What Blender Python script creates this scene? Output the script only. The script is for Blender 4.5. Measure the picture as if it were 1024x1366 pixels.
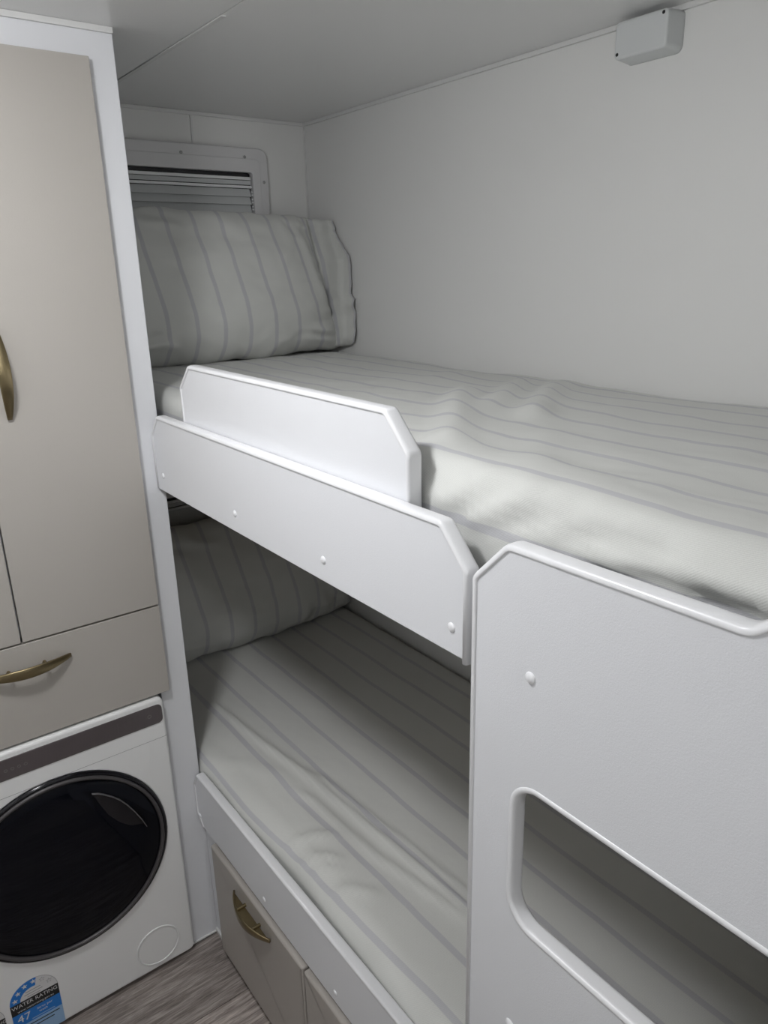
import bpy, bmesh, math, random
from mathutils import Vector, Matrix, noise
random.seed(7)
for o in list(bpy.data.objects): bpy.data.objects.remove(o, do_unlink=True)
scene = bpy.context.scene
COL = scene.collection

# ------------------------------------------------------------------ camera
IMG_W, IMG_H, F_PX = 1024.0, 1366.0, 989.24
YAW, PITCH, ROLL = 0.6419, -0.3164, -0.0231
CAM = Vector((-0.5016, -1.435, 1.5793))
cd = bpy.data.cameras.new('camera'); cam = bpy.data.objects.new('camera', cd); COL.objects.link(cam)
_d = Vector((math.sin(YAW)*math.cos(PITCH), math.cos(YAW)*math.cos(PITCH), math.sin(PITCH)))
_r = Vector((math.cos(YAW), -math.sin(YAW), 0)); _u = _r.cross(_d)
_R = math.cos(ROLL)*_r + math.sin(ROLL)*_u; _U = -math.sin(ROLL)*_r + math.cos(ROLL)*_u
cam.matrix_world = Matrix(((_R.x, _U.x, -_d.x, CAM.x), (_R.y, _U.y, -_d.y, CAM.y), (_R.z, _U.z, -_d.z, CAM.z), (0, 0, 0, 1)))
cd.sensor_fit = 'VERTICAL'; cd.sensor_height = 36.0; cd.lens = 36.0*F_PX/IMG_H
cd.clip_start = 0.01
scene.camera = cam

# ------------------------------------------------------------------ world, exposure
world = bpy.data.worlds.new('world'); scene.world = world; world.use_nodes = True
world.node_tree.nodes['Background'].inputs[0].default_value = (0.75, 0.8, 0.9, 1)
world.node_tree.nodes['Background'].inputs[1].default_value = 0.05
vs = scene.view_settings
vs.view_transform = 'Standard'; vs.look = 'None'; vs.gamma = 1.0; vs.use_curve_mapping = False
vs.exposure = 0.12
LAMP_GLOW, FILL_GLOW = 101.0, 84.0

# ------------------------------------------------------------------ materials
def srgb(r, g, b):
    f = lambda c: (c/255/12.92) if c/255 <= 0.04045 else ((c/255+0.055)/1.055)**2.4
    return (f(r), f(g), f(b), 1)
def mat(name, col, rough=0.5, metal=0.0, bump=0.0, bscale=200.0, vary=0.0, vscale=3.0, coat=0.0, spec=0.5):
    m = bpy.data.materials.new(name); m.use_nodes = True
    nt = m.node_tree; b = nt.nodes['Principled BSDF']
    b.inputs['Base Color'].default_value = col; b.inputs['Roughness'].default_value = rough
    b.inputs['Metallic'].default_value = metal; b.inputs['Coat Weight'].default_value = coat
    b.inputs['Specular IOR Level'].default_value = spec
    tc = nt.nodes.new('ShaderNodeTexCoord')
    if bump:
        n = nt.nodes.new('ShaderNodeTexNoise'); n.inputs['Scale'].default_value = bscale; n.inputs['Detail'].default_value = 3
        bp = nt.nodes.new('ShaderNodeBump'); bp.inputs['Strength'].default_value = bump; bp.inputs['Distance'].default_value = 0.001
        nt.links.new(tc.outputs['Object'], n.inputs['Vector']); nt.links.new(n.outputs['Fac'], bp.inputs['Height'])
        nt.links.new(bp.outputs['Normal'], b.inputs['Normal'])
    if vary:
        n2 = nt.nodes.new('ShaderNodeTexNoise'); n2.inputs['Scale'].default_value = vscale; n2.inputs['Detail'].default_value = 4
        mx = nt.nodes.new('ShaderNodeMix'); mx.data_type = 'RGBA'
        mx.inputs['A'].default_value = tuple(c*(1-vary) for c in col[:3])+(1,)
        mx.inputs['B'].default_value = tuple(min(1, c*(1+vary)) for c in col[:3])+(1,)
        nt.links.new(tc.outputs['Object'], n2.inputs['Vector']); nt.links.new(n2.outputs['Fac'], mx.inputs['Factor'])
        nt.links.new(mx.outputs['Result'], b.inputs['Base Color'])
    return m
M = {}
M['wall'] = mat('wall_board', (0.80, 0.80, 0.785, 1), 0.42, bump=0.08, bscale=500, vary=0.012)
M['ceiling'] = mat('ceiling_board', (0.82, 0.82, 0.815, 1), 0.30, bump=0.05, bscale=400, vary=0.01)
M['white'] = mat('white_laminate', (0.780, 0.790, 0.815, 1), 0.38, bump=0.22, bscale=650, vary=0.01)
M['trim'] = mat('white_edge_trim', (0.82, 0.825, 0.84, 1), 0.28, vary=0.01)
M['bead'] = mat('white_bead', (0.74, 0.74, 0.73, 1), 0.35, vary=0.01)
M['beige'] = mat('greige_laminate', (0.45, 0.425, 0.39, 1), 0.42, bump=0.15, bscale=700, vary=0.012)
M['taupe'] = mat('taupe_door', (0.42, 0.392, 0.36, 1), 0.40, bump=0.1, bscale=700, vary=0.015)
M['brass'] = mat('brushed_brass', (0.29, 0.235, 0.135, 1), 0.32, metal=1.0, bump=0.1, bscale=300, vary=0.06, vscale=60)
M['plastic'] = mat('grey_plastic', (0.69, 0.685, 0.69, 1), 0.4, bump=0.05, bscale=300, vary=0.01)
M['box'] = mat('box_plastic', (0.66, 0.68, 0.68, 1), 0.35, bump=0.06, bscale=400, vary=0.01)
M['blind'] = mat('blind_fabric', (0.56, 0.575, 0.575, 1), 0.7, bump=0.1, bscale=900, vary=0.03)
M['blindrail'] = mat('blind_rail_aluminium', (0.80, 0.81, 0.81, 1), 0.32, metal=0.1, vary=0.01)
M['dark'] = mat('dark_gap', (0.015, 0.015, 0.015, 1), 0.8, vary=0.05)
M['screw'] = mat('screw_grey', (0.36, 0.36, 0.36, 1), 0.4, metal=0.4, vary=0.03)
M['washer'] = mat('washer_enamel', (0.86, 0.865, 0.86, 1), 0.28, bump=0.03, bscale=300, vary=0.008)
M['ctrl'] = mat('control_fascia', (0.095, 0.08, 0.082, 1), 0.30, bump=0.03, bscale=900, vary=0.12, vscale=25)
M['mark'] = mat('fascia_marks', (0.16, 0.145, 0.145, 1), 0.4, vary=0.02)
M['black'] = mat('black_gloss', (0.006, 0.006, 0.009, 1), 0.12, vary=0.02)
M['navy'] = mat('navy_black_gloss', (0.005, 0.006, 0.013, 1), 0.10, vary=0.05)
M['chrome'] = mat('dark_chrome', (0.085, 0.08, 0.082, 1), 0.42, metal=0.3, vary=0.02)
M['lip'] = mat('grey_lip', (0.13, 0.125, 0.13, 1), 0.4, vary=0.02)
M['drum'] = mat('drum_steel', (0.10, 0.10, 0.11, 1), 0.35, metal=0.9, vary=0.05)
M['blue'] = mat('sticker_blue', srgb(38, 122, 205), 0.45, vary=0.02)
M['lightblue'] = mat('sticker_light_blue', srgb(150, 185, 220), 0.45, vary=0.02)
M['paper'] = mat('sticker_white', (0.72, 0.72, 0.72, 1), 0.45, vary=0.01)
M['ink'] = mat('sticker_black', (0.012, 0.012, 0.012, 1), 0.45, vary=0.02)
M['yellow'] = mat('sticker_ochre', srgb(215, 165, 80), 0.45, vary=0.02)
M['greyink'] = mat('sticker_grey', (0.33, 0.33, 0.33, 1), 0.5, vary=0.02)
M['ply'] = mat('plywood', (0.45, 0.36, 0.25, 1), 0.6, bump=0.1, vary=0.08, vscale=15)

def fabric_material():
    m = bpy.data.materials.new('striped_sheet'); m.use_nodes = True
    nt = m.node_tree; b = nt.nodes['Principled BSDF']; L = nt.links
    b.inputs['Roughness'].default_value = 0.85; b.inputs['Sheen Weight'].default_value = 0.15
    b.inputs['Specular IOR Level'].default_value = 0.2
    uv = nt.nodes.new('ShaderNodeUVMap'); uv.uv_map = 'UVMap'
    sep = nt.nodes.new('ShaderNodeSeparateXYZ'); L.new(uv.outputs['UV'], sep.inputs[0])
    def math_(op, a, bb=None, c=None):
        n = nt.nodes.new('ShaderNodeMath'); n.operation = op
        for i, x in enumerate((a, bb, c)):
            if x is None: continue
            if isinstance(x, (int, float)): n.inputs[i].default_value = x
            else: L.new(x, n.inputs[i])
        return n.outputs[0]
    p = math_('FRACT', math_('DIVIDE', sep.outputs[0], 0.0765))         # one stripe per 76.5 mm, in metres of cloth
    dist = math_('ABSOLUTE', math_('SUBTRACT', p, 0.5))
    st = nt.nodes.new('ShaderNodeMapRange'); st.interpolation_type = 'SMOOTHSTEP'
    L.new(dist, st.inputs['Value']); st.inputs['From Min'].default_value = 0.062; st.inputs['From Max'].default_value = 0.085
    st.inputs['To Min'].default_value = 1; st.inputs['To Max'].default_value = 0
    # twill weave
    w1 = math_('SINE', math_('MULTIPLY', math_('ADD', sep.outputs[0], math_('MULTIPLY', sep.outputs[1], 0.6)), 3200.0))
    n = nt.nodes.new('ShaderNodeTexNoise'); n.inputs['Scale'].default_value = 900; n.inputs['Detail'].default_value = 2
    L.new(uv.outputs['UV'], n.inputs['Vector'])
    n2 = nt.nodes.new('ShaderNodeTexNoise'); n2.inputs['Scale'].default_value = 60; n2.inputs['Detail'].default_value = 5
    L.new(uv.outputs['UV'], n2.inputs['Vector'])
    wv = math_('ADD', math_('MULTIPLY', w1, 0.25), n.outputs['Fac'])
    stv = math_('MULTIPLY', st.outputs[0], math_('ADD', 0.62, math_('MULTIPLY', n.outputs['Fac'], 0.5)))
    mx = nt.nodes.new('ShaderNodeMix'); mx.data_type = 'RGBA'
    mx.inputs['A'].default_value = (0.655, 0.662, 0.635, 1); mx.inputs['B'].default_value = (0.52, 0.522, 0.545, 1)
    L.new(stv, mx.inputs['Factor'])
    mm = nt.nodes.new('ShaderNodeMix'); mm.data_type = 'RGBA'; mm.blend_type = 'MULTIPLY'; mm.inputs['Factor'].default_value = 1
    cr = nt.nodes.new('ShaderNodeMapRange'); L.new(wv, cr.inputs['Value'])
    cr.inputs['From Min'].default_value = 0.1; cr.inputs['From Max'].default_value = 0.9
    cr.inputs['To Min'].default_value = 0.90; cr.inputs['To Max'].default_value = 1.06
    L.new(mx.outputs['Result'], mm.inputs['A']); L.new(cr.outputs[0], mm.inputs['B'])
    L.new(mm.outputs['Result'], b.inputs['Base Color'])
    bp = nt.nodes.new('ShaderNodeBump'); bp.inputs['Strength'].default_value = 0.35; bp.inputs['Distance'].default_value = 0.0012
    L.new(math_('ADD', math_('MULTIPLY', wv, 0.35), math_('MULTIPLY', n2.outputs['Fac'], 0.8)), bp.inputs['Height'])
    L.new(bp.outputs['Normal'], b.inputs['Normal'])
    return m
M['sheet'] = fabric_material()

def plank_material():
    m = bpy.data.materials.new('vinyl_plank'); m.use_nodes = True
    nt = m.node_tree; b = nt.nodes['Principled BSDF']; L = nt.links
    b.inputs['Roughness'].default_value = 0.5
    tc = nt.nodes.new('ShaderNodeTexCoord'); oi = nt.nodes.new('ShaderNodeObjectInfo')
    add = nt.nodes.new('ShaderNodeVectorMath'); add.operation = 'MULTIPLY_ADD'
    cx = nt.nodes.new('ShaderNodeCombineXYZ')
    for i in range(3): L.new(oi.outputs['Random'], cx.inputs[i])
    L.new(cx.outputs[0], add.inputs[0]); add.inputs[1].default_value = (17, 31, 5); L.new(tc.outputs['Object'], add.inputs[2])
    mp = nt.nodes.new('ShaderNodeMapping'); mp.inputs['Scale'].default_value = (5.0, 60, 20); L.new(add.outputs[0], mp.inputs[0])
    n = nt.nodes.new('ShaderNodeTexNoise'); n.inputs['Scale'].default_value = 1.6; n.inputs['Detail'].default_value = 7; n.inputs['Roughness'].default_value = 0.68
    n.inputs['Distortion'].default_value = 0.6
    L.new(mp.outputs[0], n.inputs['Vector'])
    mp2 = nt.nodes.new('ShaderNodeMapping'); mp2.inputs['Scale'].default_value = (30, 600, 20); L.new(add.outputs[0], mp2.inputs[0])
    n3 = nt.nodes.new('ShaderNodeTexNoise'); n3.inputs['Scale'].default_value = 1.0; n3.inputs['Detail'].default_value = 2; L.new(mp2.outputs[0], n3.inputs['Vector'])
    am = nt.nodes.new('ShaderNodeMath'); am.operation = 'MULTIPLY_ADD'; am.inputs[1].default_value = 0.45; L.new(n3.outputs['Fac'], am.inputs[0]); L.new(n.outputs['Fac'], am.inputs[2])
    cr = nt.nodes.new('ShaderNodeValToRGB'); e = cr.color_ramp.elements
    e[0].position = 0.50; e[0].color = (0.11, 0.09, 0.08, 1); e[1].position = 0.90; e[1].color = (0.50, 0.445, 0.41, 1)
    k = cr.color_ramp.elements.new(0.70); k.color = (0.275, 0.238, 0.217, 1)
    L.new(am.outputs[0], cr.inputs[0])
    hv = nt.nodes.new('ShaderNodeHueSaturation'); L.new(cr.outputs[0], hv.inputs['Color'])
    mr = nt.nodes.new('ShaderNodeMapRange'); L.new(oi.outputs['Alpha'], mr.inputs[0]); mr.inputs[3].default_value = 0.0; mr.inputs[4].default_value = 2.0
    L.new(mr.outputs[0], hv.inputs['Value'])
    L.new(hv.outputs[0], b.inputs['Base Color'])
    bp = nt.nodes.new('ShaderNodeBump'); bp.inputs['Strength'].default_value = 0.15; bp.inputs['Distance'].default_value = 0.001
    L.new(am.outputs[0], bp.inputs['Height']); L.new(bp.outputs['Normal'], b.inputs['Normal'])
    return m
M['plank'] = plank_material()

def glass_material():
    m = bpy.data.materials.new('smoked_glass'); m.use_nodes = True
    b = m.node_tree.nodes['Principled BSDF']
    b.inputs['Base Color'].default_value = (0.022, 0.026, 0.045, 1); b.inputs['Roughness'].default_value = 0.03
    b.inputs['Transmission Weight'].default_value = 0.85; b.inputs['IOR'].default_value = 1.28
    return m
M['glass'] = glass_material()
def emit_material(name, glow):
    m = bpy.data.materials.new(name); m.use_nodes = True
    b = m.node_tree.nodes['Principled BSDF']
    b.inputs['Base Color'].default_value = (0.9, 0.9, 0.9, 1)
    b.inputs['Emission Color'].default_value = (0.975, 0.98, 1.0, 1); b.inputs['Emission Strength'].default_value = glow
    return m
M['emit'] = emit_material('lamp_diffuser', LAMP_GLOW); M['emit_fill'] = emit_material('fill_light_diffuser', FILL_GLOW)

# ------------------------------------------------------------------ helpers
def wloc(o):
    v = Vector((0, 0, 0))
    while o is not None: v += o.location; o = o.parent
    return v
def tag(o, label=None, cat=None, group=None, kind=None):
    if label: o['label'] = label
    if cat: o['category'] = cat
    if group: o['group'] = group
    if kind: o['kind'] = kind
    return o
def thing(name, loc, label, cat, group=None, kind=None):
    o = bpy.data.objects.new(name, None); COL.objects.link(o); o.location = loc; o.empty_display_size = 0.05
    return tag(o, label, cat, group, kind)
def link(name, me, m, parent=None):
    o = bpy.data.objects.new(name, me); COL.objects.link(o)
    if m is not None: me.materials.append(m)
    if parent is not None: o.parent = parent
    return o
def pydata(name, vs_, fs, m, parent=None, smooth=False, uvs=None, flat_from=None, origin=None):
    """world-space vertices -> one object, vertices stored relative to the parent (or to origin)."""
    off = wloc(parent) if parent is not None else Vector((0, 0, 0))
    if origin is not None: org = Vector(origin) - off
    else: org = Vector((0, 0, 0))
    me = bpy.data.meshes.new(name)
    me.from_pydata([tuple(Vector(v)-off-org) for v in vs_], [], fs)
    bm = bmesh.new(); bm.from_mesh(me); bmesh.ops.recalc_face_normals(bm, faces=bm.faces); bm.to_mesh(me); bm.free()
    if smooth:
        for i, p in enumerate(me.polygons): p.use_smooth = (flat_from is None or i < flat_from)
    if uvs:
        ul = me.uv_layers.new(name='UVMap')
        for l in me.loops: ul.data[l.index].uv = uvs[l.vertex_index]
    o = link(name, me, m, parent); o.location = org
    return o
def box(name, lo, hi, m, parent=None, bev=0.0, origin=None):
    off = wloc(parent) if parent is not None else Vector((0, 0, 0))
    org = (Vector(origin)-off) if origin is not None else Vector((0, 0, 0))
    bm = bmesh.new(); bmesh.ops.create_cube(bm, size=1)
    for v in bm.verts:
        v.co = Vector((lo[i] + (hi[i]-lo[i])*(v.co[i]+0.5) for i in range(3))) - off - org
    if bev: bmesh.ops.bevel(bm, geom=bm.edges[:], offset=bev, segments=2, profile=0.6, affect='EDGES')
    me = bpy.data.meshes.new(name); bm.to_mesh(me); bm.free()
    o = link(name, me, m, parent); o.location = org
    return o
def fillet(pts, rad, n=6):
    """closed 2D polygon with rounded corners; rad one number or one per vertex."""
    out = []; N = len(pts)
    for i in range(N):
        r = rad[i] if isinstance(rad, (list, tuple)) else rad
        p = Vector(pts[i]); a = Vector(pts[i-1])-p; b = Vector(pts[(i+1) % N])-p
        if r <= 1e-6: out.append(tuple(p)); continue
        la, lb = a.length, b.length; a.normalize(); b.normalize()
        ang = a.angle(b); t = min(r/math.tan(ang/2), la*0.49, lb*0.49); r2 = t*math.tan(ang/2)
        c = p + (a+b).normalized()*(r2/math.sin(ang/2))
        s = p+a*t-c; e = p+b*t-c; tot = s.angle(e); sg = 1 if s.x*e.y-s.y*e.x > 0 else -1
        for k in range(n+1):
            th = sg*tot*k/n
            out.append((c.x+s.x*math.cos(th)-s.y*math.sin(th), c.y+s.x*math.sin(th)+s.y*math.cos(th)))
    return out
def rrect(u0, u1, v0, v1, r, n=6): return fillet([(u0, v0), (u1, v0), (u1, v1), (u0, v1)], r, n)
def circle(cu, cv, r, n=48): return [(cu+r*math.cos(2*math.pi*k/n), cv+r*math.sin(2*math.pi*k/n)) for k in range(n)]
def area2(p): return sum(p[i-1][0]*p[i][1]-p[i][0]*p[i-1][1] for i in range(len(p)))
def normals(p, closed=True):
    """outward (right-hand of a CCW path) unit normals with miter length."""
    N = len(p); out = []
    for i in range(N):
        if closed: a, b = Vector(p[i-1]), Vector(p[(i+1) % N])
        else: a, b = Vector(p[max(i-1, 0)]), Vector(p[min(i+1, N-1)])
        c = Vector(p[i])
        e1 = (c-a); e2 = (b-c)
        if e1.length < 1e-9: e1 = e2
        if e2.length < 1e-9: e2 = e1
        n1 = Vector((e1.y, -e1.x)).normalized(); n2 = Vector((e2.y, -e2.x)).normalized()
        n = (n1+n2); n = n.normalized() if n.length > 1e-6 else n1
        out.append(n/max(0.5, n.dot(n1)))
    return out
MX = lambda x0: (lambda u, v, d: (x0+d, u, v))      # board in the y,z plane, front towards -x
MY = lambda y0: (lambda u, v, d: (u, y0+d, v))      # board in the x,z plane, front towards -y
def slab(name, outline, mp, T, m, parent=None, rnd=0.0, hole=None, hrnd=0.0, nr=3, origin=None):
    """solid plate of thickness T with rounded front/back edges and an optional hole."""
    V, Fs = [], []
    def rings(path, sign, r):
        if area2(path) < 0: path = path[::-1]
        nn = normals(path); rs = []
        prof = [(-r*(1-math.sin(math.pi/2*k/nr)), r*(1-math.cos(math.pi/2*k/nr))) for k in range(nr+1)] if r > 0 else [(0, 0)]
        prof = prof + [(o, T-d) for o, d in prof[::-1]]
        for o, d in prof:
            idx = []
            for (p, q) in zip(path, nn):
                idx.append(len(V)); V.append(mp(p[0]+q.x*o*sign, p[1]+q.y*o*sign, d))
            rs.append(idx)
        for A, B in zip(rs, rs[1:]):
            for i in range(len(A)): Fs.append((A[i-1], A[i], B[i], B[i-1]))
        return rs[0], rs[-1]
    f, b = rings(outline, 1, rnd)
    if hole: hf, hb = rings(hole, -1, hrnd)
    nside = len(Fs)
    if not hole: Fs.append(tuple(f)); Fs.append(tuple(b))
    else:
        bm = bmesh.new()
        for A, B in ((f, hf), (b, hb)):
            m1 = [bm.verts.new(V[i]) for i in A]; m2 = [bm.verts.new(V[i]) for i in B]
            ids = {}
            for vv, i in zip(m1+m2, A+B): ids[vv] = i
            es = [bm.edges.new((m1[i-1], m1[i])) for i in range(len(m1))] + [bm.edges.new((m2[i-1], m2[i])) for i in range(len(m2))]
            g = bmesh.ops.triangle_fill(bm, edges=es, use_beauty=True)
            for fc in [x for x in g['geom'] if isinstance(x, bmesh.types.BMFace)]: Fs.append(tuple(ids[v] for v in fc.verts))
        bm.free()
    return pydata(name, V, Fs, m, parent, smooth=True, flat_from=nside, origin=origin)
def sweep2d(name, path, prof, mp, m, parent=None, closed=True, flip=False):
    """profile of (offset along outward normal, depth) swept along a 2D path."""
    if closed and area2(path) < 0: path = path[::-1]
    nn = normals(path, closed); V, Fs = [], []; s = -1 if flip else 1; K = len(prof)
    for (p, q) in zip(path, nn):
        for o, d in prof: V.append(mp(p[0]+q.x*o*s, p[1]+q.y*o*s, d))
    N = len(path)
    for i in range(N if closed else N-1):
        j = (i+1) % N
        for k in range(K): Fs.append((i*K+k, i*K+(k+1) % K, j*K+(k+1) % K, j*K+k))
    if not closed: Fs += [tuple(range(K)), tuple((N-1)*K+k for k in range(K))]
    return pydata(name, V, Fs, m, parent, smooth=True)
def edge_profile(T, lip=0.005, out=0.0022, proud=0.0020):
    """closed cross-section of a soft edging strip that wraps a board of thickness T (and overlaps its faces a little)."""
    P = [(-lip, 0.0004), (-lip+0.0003, -proud*0.7), (-lip+0.0012, -proud), (-lip*0.5, -proud), (out*0.3, -proud*0.7), (out*0.8, 0.0012), (out, 0.004)]
    Q = [(o, T-d) for o, d in P[::-1]]
    return P+Q+[(-lip, T*0.5)]
def lathe(name, prof, centre, m, parent=None, axis='y', n=64, closed_profile=False, smooth=True):
    V, Fs = [], []; K = len(prof)
    for i in range(n):
        a = 2*math.pi*i/n; c, s = math.cos(a), math.sin(a)
        for r, d in prof:
            if axis == 'y': V.append((centre[0]+r*c, centre[1]+d, centre[2]+r*s))
            elif axis == 'x': V.append((centre[0]+d, centre[1]+r*c, centre[2]+r*s))
            else: V.append((centre[0]+r*c, centre[1]+r*s, centre[2]+d))
    for i in range(n):
        j = (i+1) % n
        for k in range(K if closed_profile else K-1):
            k2 = (k+1) % K; Fs.append((i*K+k, i*K+k2, j*K+k2, j*K+k))
    o = pydata(name, V, Fs, m, parent, smooth=smooth)
    bm = bmesh.new(); bm.from_mesh(o.data); bmesh.ops.remove_doubles(bm, verts=bm.verts, dist=1e-6)
    bmesh.ops.recalc_face_normals(bm, faces=bm.faces); bm.to_mesh(o.data); bm.free()
    return o
def dome_cap(parent, pos, r, axis='x', m=None, h=0.45):
    prof = [(0, -r*h), (r*0.4, -r*h*0.93), (r*0.75, -r*h*0.66), (r*0.95, -r*h*0.28), (r, 0), (r, r*0.1)]
    return lathe('screw_cap', prof, pos, m or M['trim'], parent, axis, n=20)

# ------------------------------------------------------------------ the room (metres; x to the long bunk wall, y to the head wall, z up)
H, W, L = 1.98, 0.75, 0.579
XL, YF = -0.92, -3.0            # aisle side wall, far end behind the camera
FOOT = -1.345                   # foot end of the bunks
CX0, CX1 = -0.62, 0.016         # wardrobe carcass
def struct(o, label, cat): return tag(o, label, cat, kind='structure')
fl = struct(box('floor', (XL, YF, -0.03), (W, L, -0.004), M['dark']), 'grey brown wood-look plank floor of the aisle', 'floor')
pw, pl = 0.19, 1.25
row = 0; y1 = -0.195 + pw
while y1 > YF:
    y0 = max(y1-pw, YF); x1 = 0.02; xo = XL + (0.37*(row*2.3 % 1)+0.35)
    for (a, b_) in ((XL, xo), (xo, 0.012)):
        pk = box('plank', (a+0.0006, y0+0.0006, -0.004), (b_-0.0006, y1-0.0006, 0.0), M['plank'], fl, bev=0.0005, origin=((a+b_)/2, (y0+y1)/2, 0))
        pk.color = (1, 1, 1, (0.44, 0.62, 0.50, 0.56)[row % 4])      # plank tone
    y1 -= pw; row += 1
# ceiling: backing board with two lining panels and a joint
ce = struct(box('ceiling', (XL, YF, H+0.004), (W, L, H+0.03), M['dark']), 'low white caravan ceiling with a joint line above the bunk', 'ceiling')
XS = 0.142
box('ceiling_panel', (XL, YF, H), (XS-0.0012, L, H+0.006), M['ceiling'], ce, bev=0.0006)
box('ceiling_panel', (XS+0.0012, YF, H), (W, L, H+0.006), M['ceiling'], ce, bev=0.0006)
box('joint_strip', (XS+0.001, -0.16, H-0.0012), (XS+0.010, L, H+0.001), M['bead'], ce, bev=0.0004)
struct(box('wall_right', (W, YF, 0), (W+0.03, L, H), M['wall']), 'plain white wall along the back of the bunks', 'wall')
wb = struct(box('wall_back', (XL, L+0.004, 0), (W, L+0.03, H), M['wall']), 'white head-end wall behind the pillows with a vertical joint', 'wall')
box('wall_panel', (CX1, L, 0.0), (0.4025, L+0.006, H), M['wall'], wb, bev=0.0006)
box('wall_panel', (0.4045, L, 0.0), (W, L+0.006, H), M['wall'], wb, bev=0.0006)
box('joint_strip', (0.4035, L-0.0010, 0.0), (0.4095, L+0.001, H), M['bead'], wb, bev=0.0004)
struct(box('wall_left', (XL-0.03, YF, 0), (XL, 0, H), M['wall']), 'plain white wall on the far side of the aisle', 'wall')
struct(box('wall_front', (XL, YF-0.03, 0), (W, YF, H), M['wall']), 'plain white wall behind the viewer', 'wall')
struct(box('wall_corner', (XL, 0.0, 0), (CX0-0.002, 0.03, H), M['wall']), 'white wall beside the wardrobe cabinet', 'wall')
struct(box('wall_foot', (0.0, FOOT-0.025, 0), (W, FOOT, H), M['wall']), 'white partition at the foot of the bunks', 'wall')
def bead(n, lo, hi, label): struct(box('trim_%d' % n, lo, hi, M['bead'], bev=0.0018), label, 'trim')
bead(1, (W-0.007, FOOT, H-0.009), (W, L-0.007, H), 'thin white bead between long bunk wall and ceiling')
bead(2, (CX1, L-0.007, H-0.009), (W, L, H), 'thin white bead between head-end wall and ceiling')
bead(3, (W-0.004, L-0.004, 0.55), (W, L, H-0.009), 'thin white vertical bead in the corner of the bunk')
bead(4, (CX0, -0.006, H-0.010), (CX1, 0.0, H), 'thin white bead between wardrobe top and ceiling')
bead(5, (-0.052, -0.005, 0.0), (CX1-0.001, 0.0, 0.005), 'thin white bead where the post meets the floor')

# ------------------------------------------------------------------ windows with drawn blinds
def window(n, x0, x1, z0, z1, label):
    w = thing('window_%d' % n, ((x0+x1)/2, L, z0), label, 'window', kind='structure')
    fr = 0.050
    o1 = rrect(x0, x1, z0, z1, 0.024); ho = rrect(x0+fr, x1-fr, z0+fr+0.01, z1-fr-0.012, 0.008)
    f = slab('window_frame', o1, MY(L-0.018), 0.0175, M['plastic'], w, rnd=0.004, hole=ho, hrnd=0.002)
    o2 = rrect(x0+0.026, x1-0.026, z0+0.028, z1-0.028, 0.014)
    slab('inner_bezel', o2, MY(L-0.0205), 0.004, M['plastic'], f, rnd=0.0015, hole=ho, hrnd=0.001)
    nsc = 4
    for k in range(nsc):
        xx = x1-0.070-0.182*k
        if xx < x0+0.03: break
        for zz in (z1-0.024, z0+0.024): lathe('screw', [(0, -0.001), (0.0042, -0.0008), (0.0048, 0.001)], (xx, L-0.018, zz), M['screw'], f, n=16)
    for zz in (z1-0.085, z0+0.1): lathe('screw', [(0, -0.001), (0.0042, -0.0008), (0.0048, 0.001)], (x1-0.015, L-0.018, zz), M['screw'], f, n=16)
    a, b_ = x0+fr+0.001, x1-fr-0.001; zt = z1-fr-0.012; zb = z0+fr+0.011
    box('pane', (a, L-0.0028, zb), (b_, L-0.0010, zt), M['black'], w)
    box('blind_rail', (a, L-0.013, zt-0.019), (b_-0.001, L-0.005, zt-0.011), M['blindrail'], w, bev=0.002)
    box('blind_rail', (a, L-0.010, zt-0.031), (b_-0.001, L-0.005, zt-0.020), M['blind'], w, bev=0.001)
    box('blind_rail', (a, L-0.014, zt-0.040), (b_-0.001, L-0.005, zt-0.033), M['blindrail'], w, bev=0.002)
    z = zt-0.041; ph = 0.0205
    base = None
    while z-ph > zb:
        y = L-0.0125
        Vv = [(a, y, z-ph), (b_-0.004, y, z-ph), (b_-0.004, L-0.0045, z), (a, L-0.0045, z), (a, L-0.0035, z-ph), (b_-0.004, L-0.0035, z-ph), (b_-0.004, L-0.0035, z), (a, L-0.0035, z)]
        pydata('pleat', Vv, [(0, 1, 2, 3), (4, 5, 6, 7), (0, 1, 5, 4), (3, 2, 6, 7), (0, 3, 7, 4), (1, 2, 6, 5)], M['blind'], w)
        z -= ph
    # stop-beads of the blind cord down the right edge
    z = zt-0.050
    k = 0
    while z > zt-0.115:
        lathe('cord_bead', [(0, -0.0026), (0.0019, -0.0019), (0.0026, 0), (0.0019, 0.0019), (0, 0.0026)], (b_-0.0035, L-0.0165, z), M['trim'], w, n=10)
        z -= 0.0115 if k % 2 else 0.0075; k += 1
    return w
window(1, 0.06, 0.614, 1.455, 1.902, 'grey plastic framed window with a drawn pleated blind above the upper pillow')
window(2, 0.06, 0.614, 0.585, 1.032, 'shaded window with drawn pleated blind behind the lower pillow')

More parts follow.
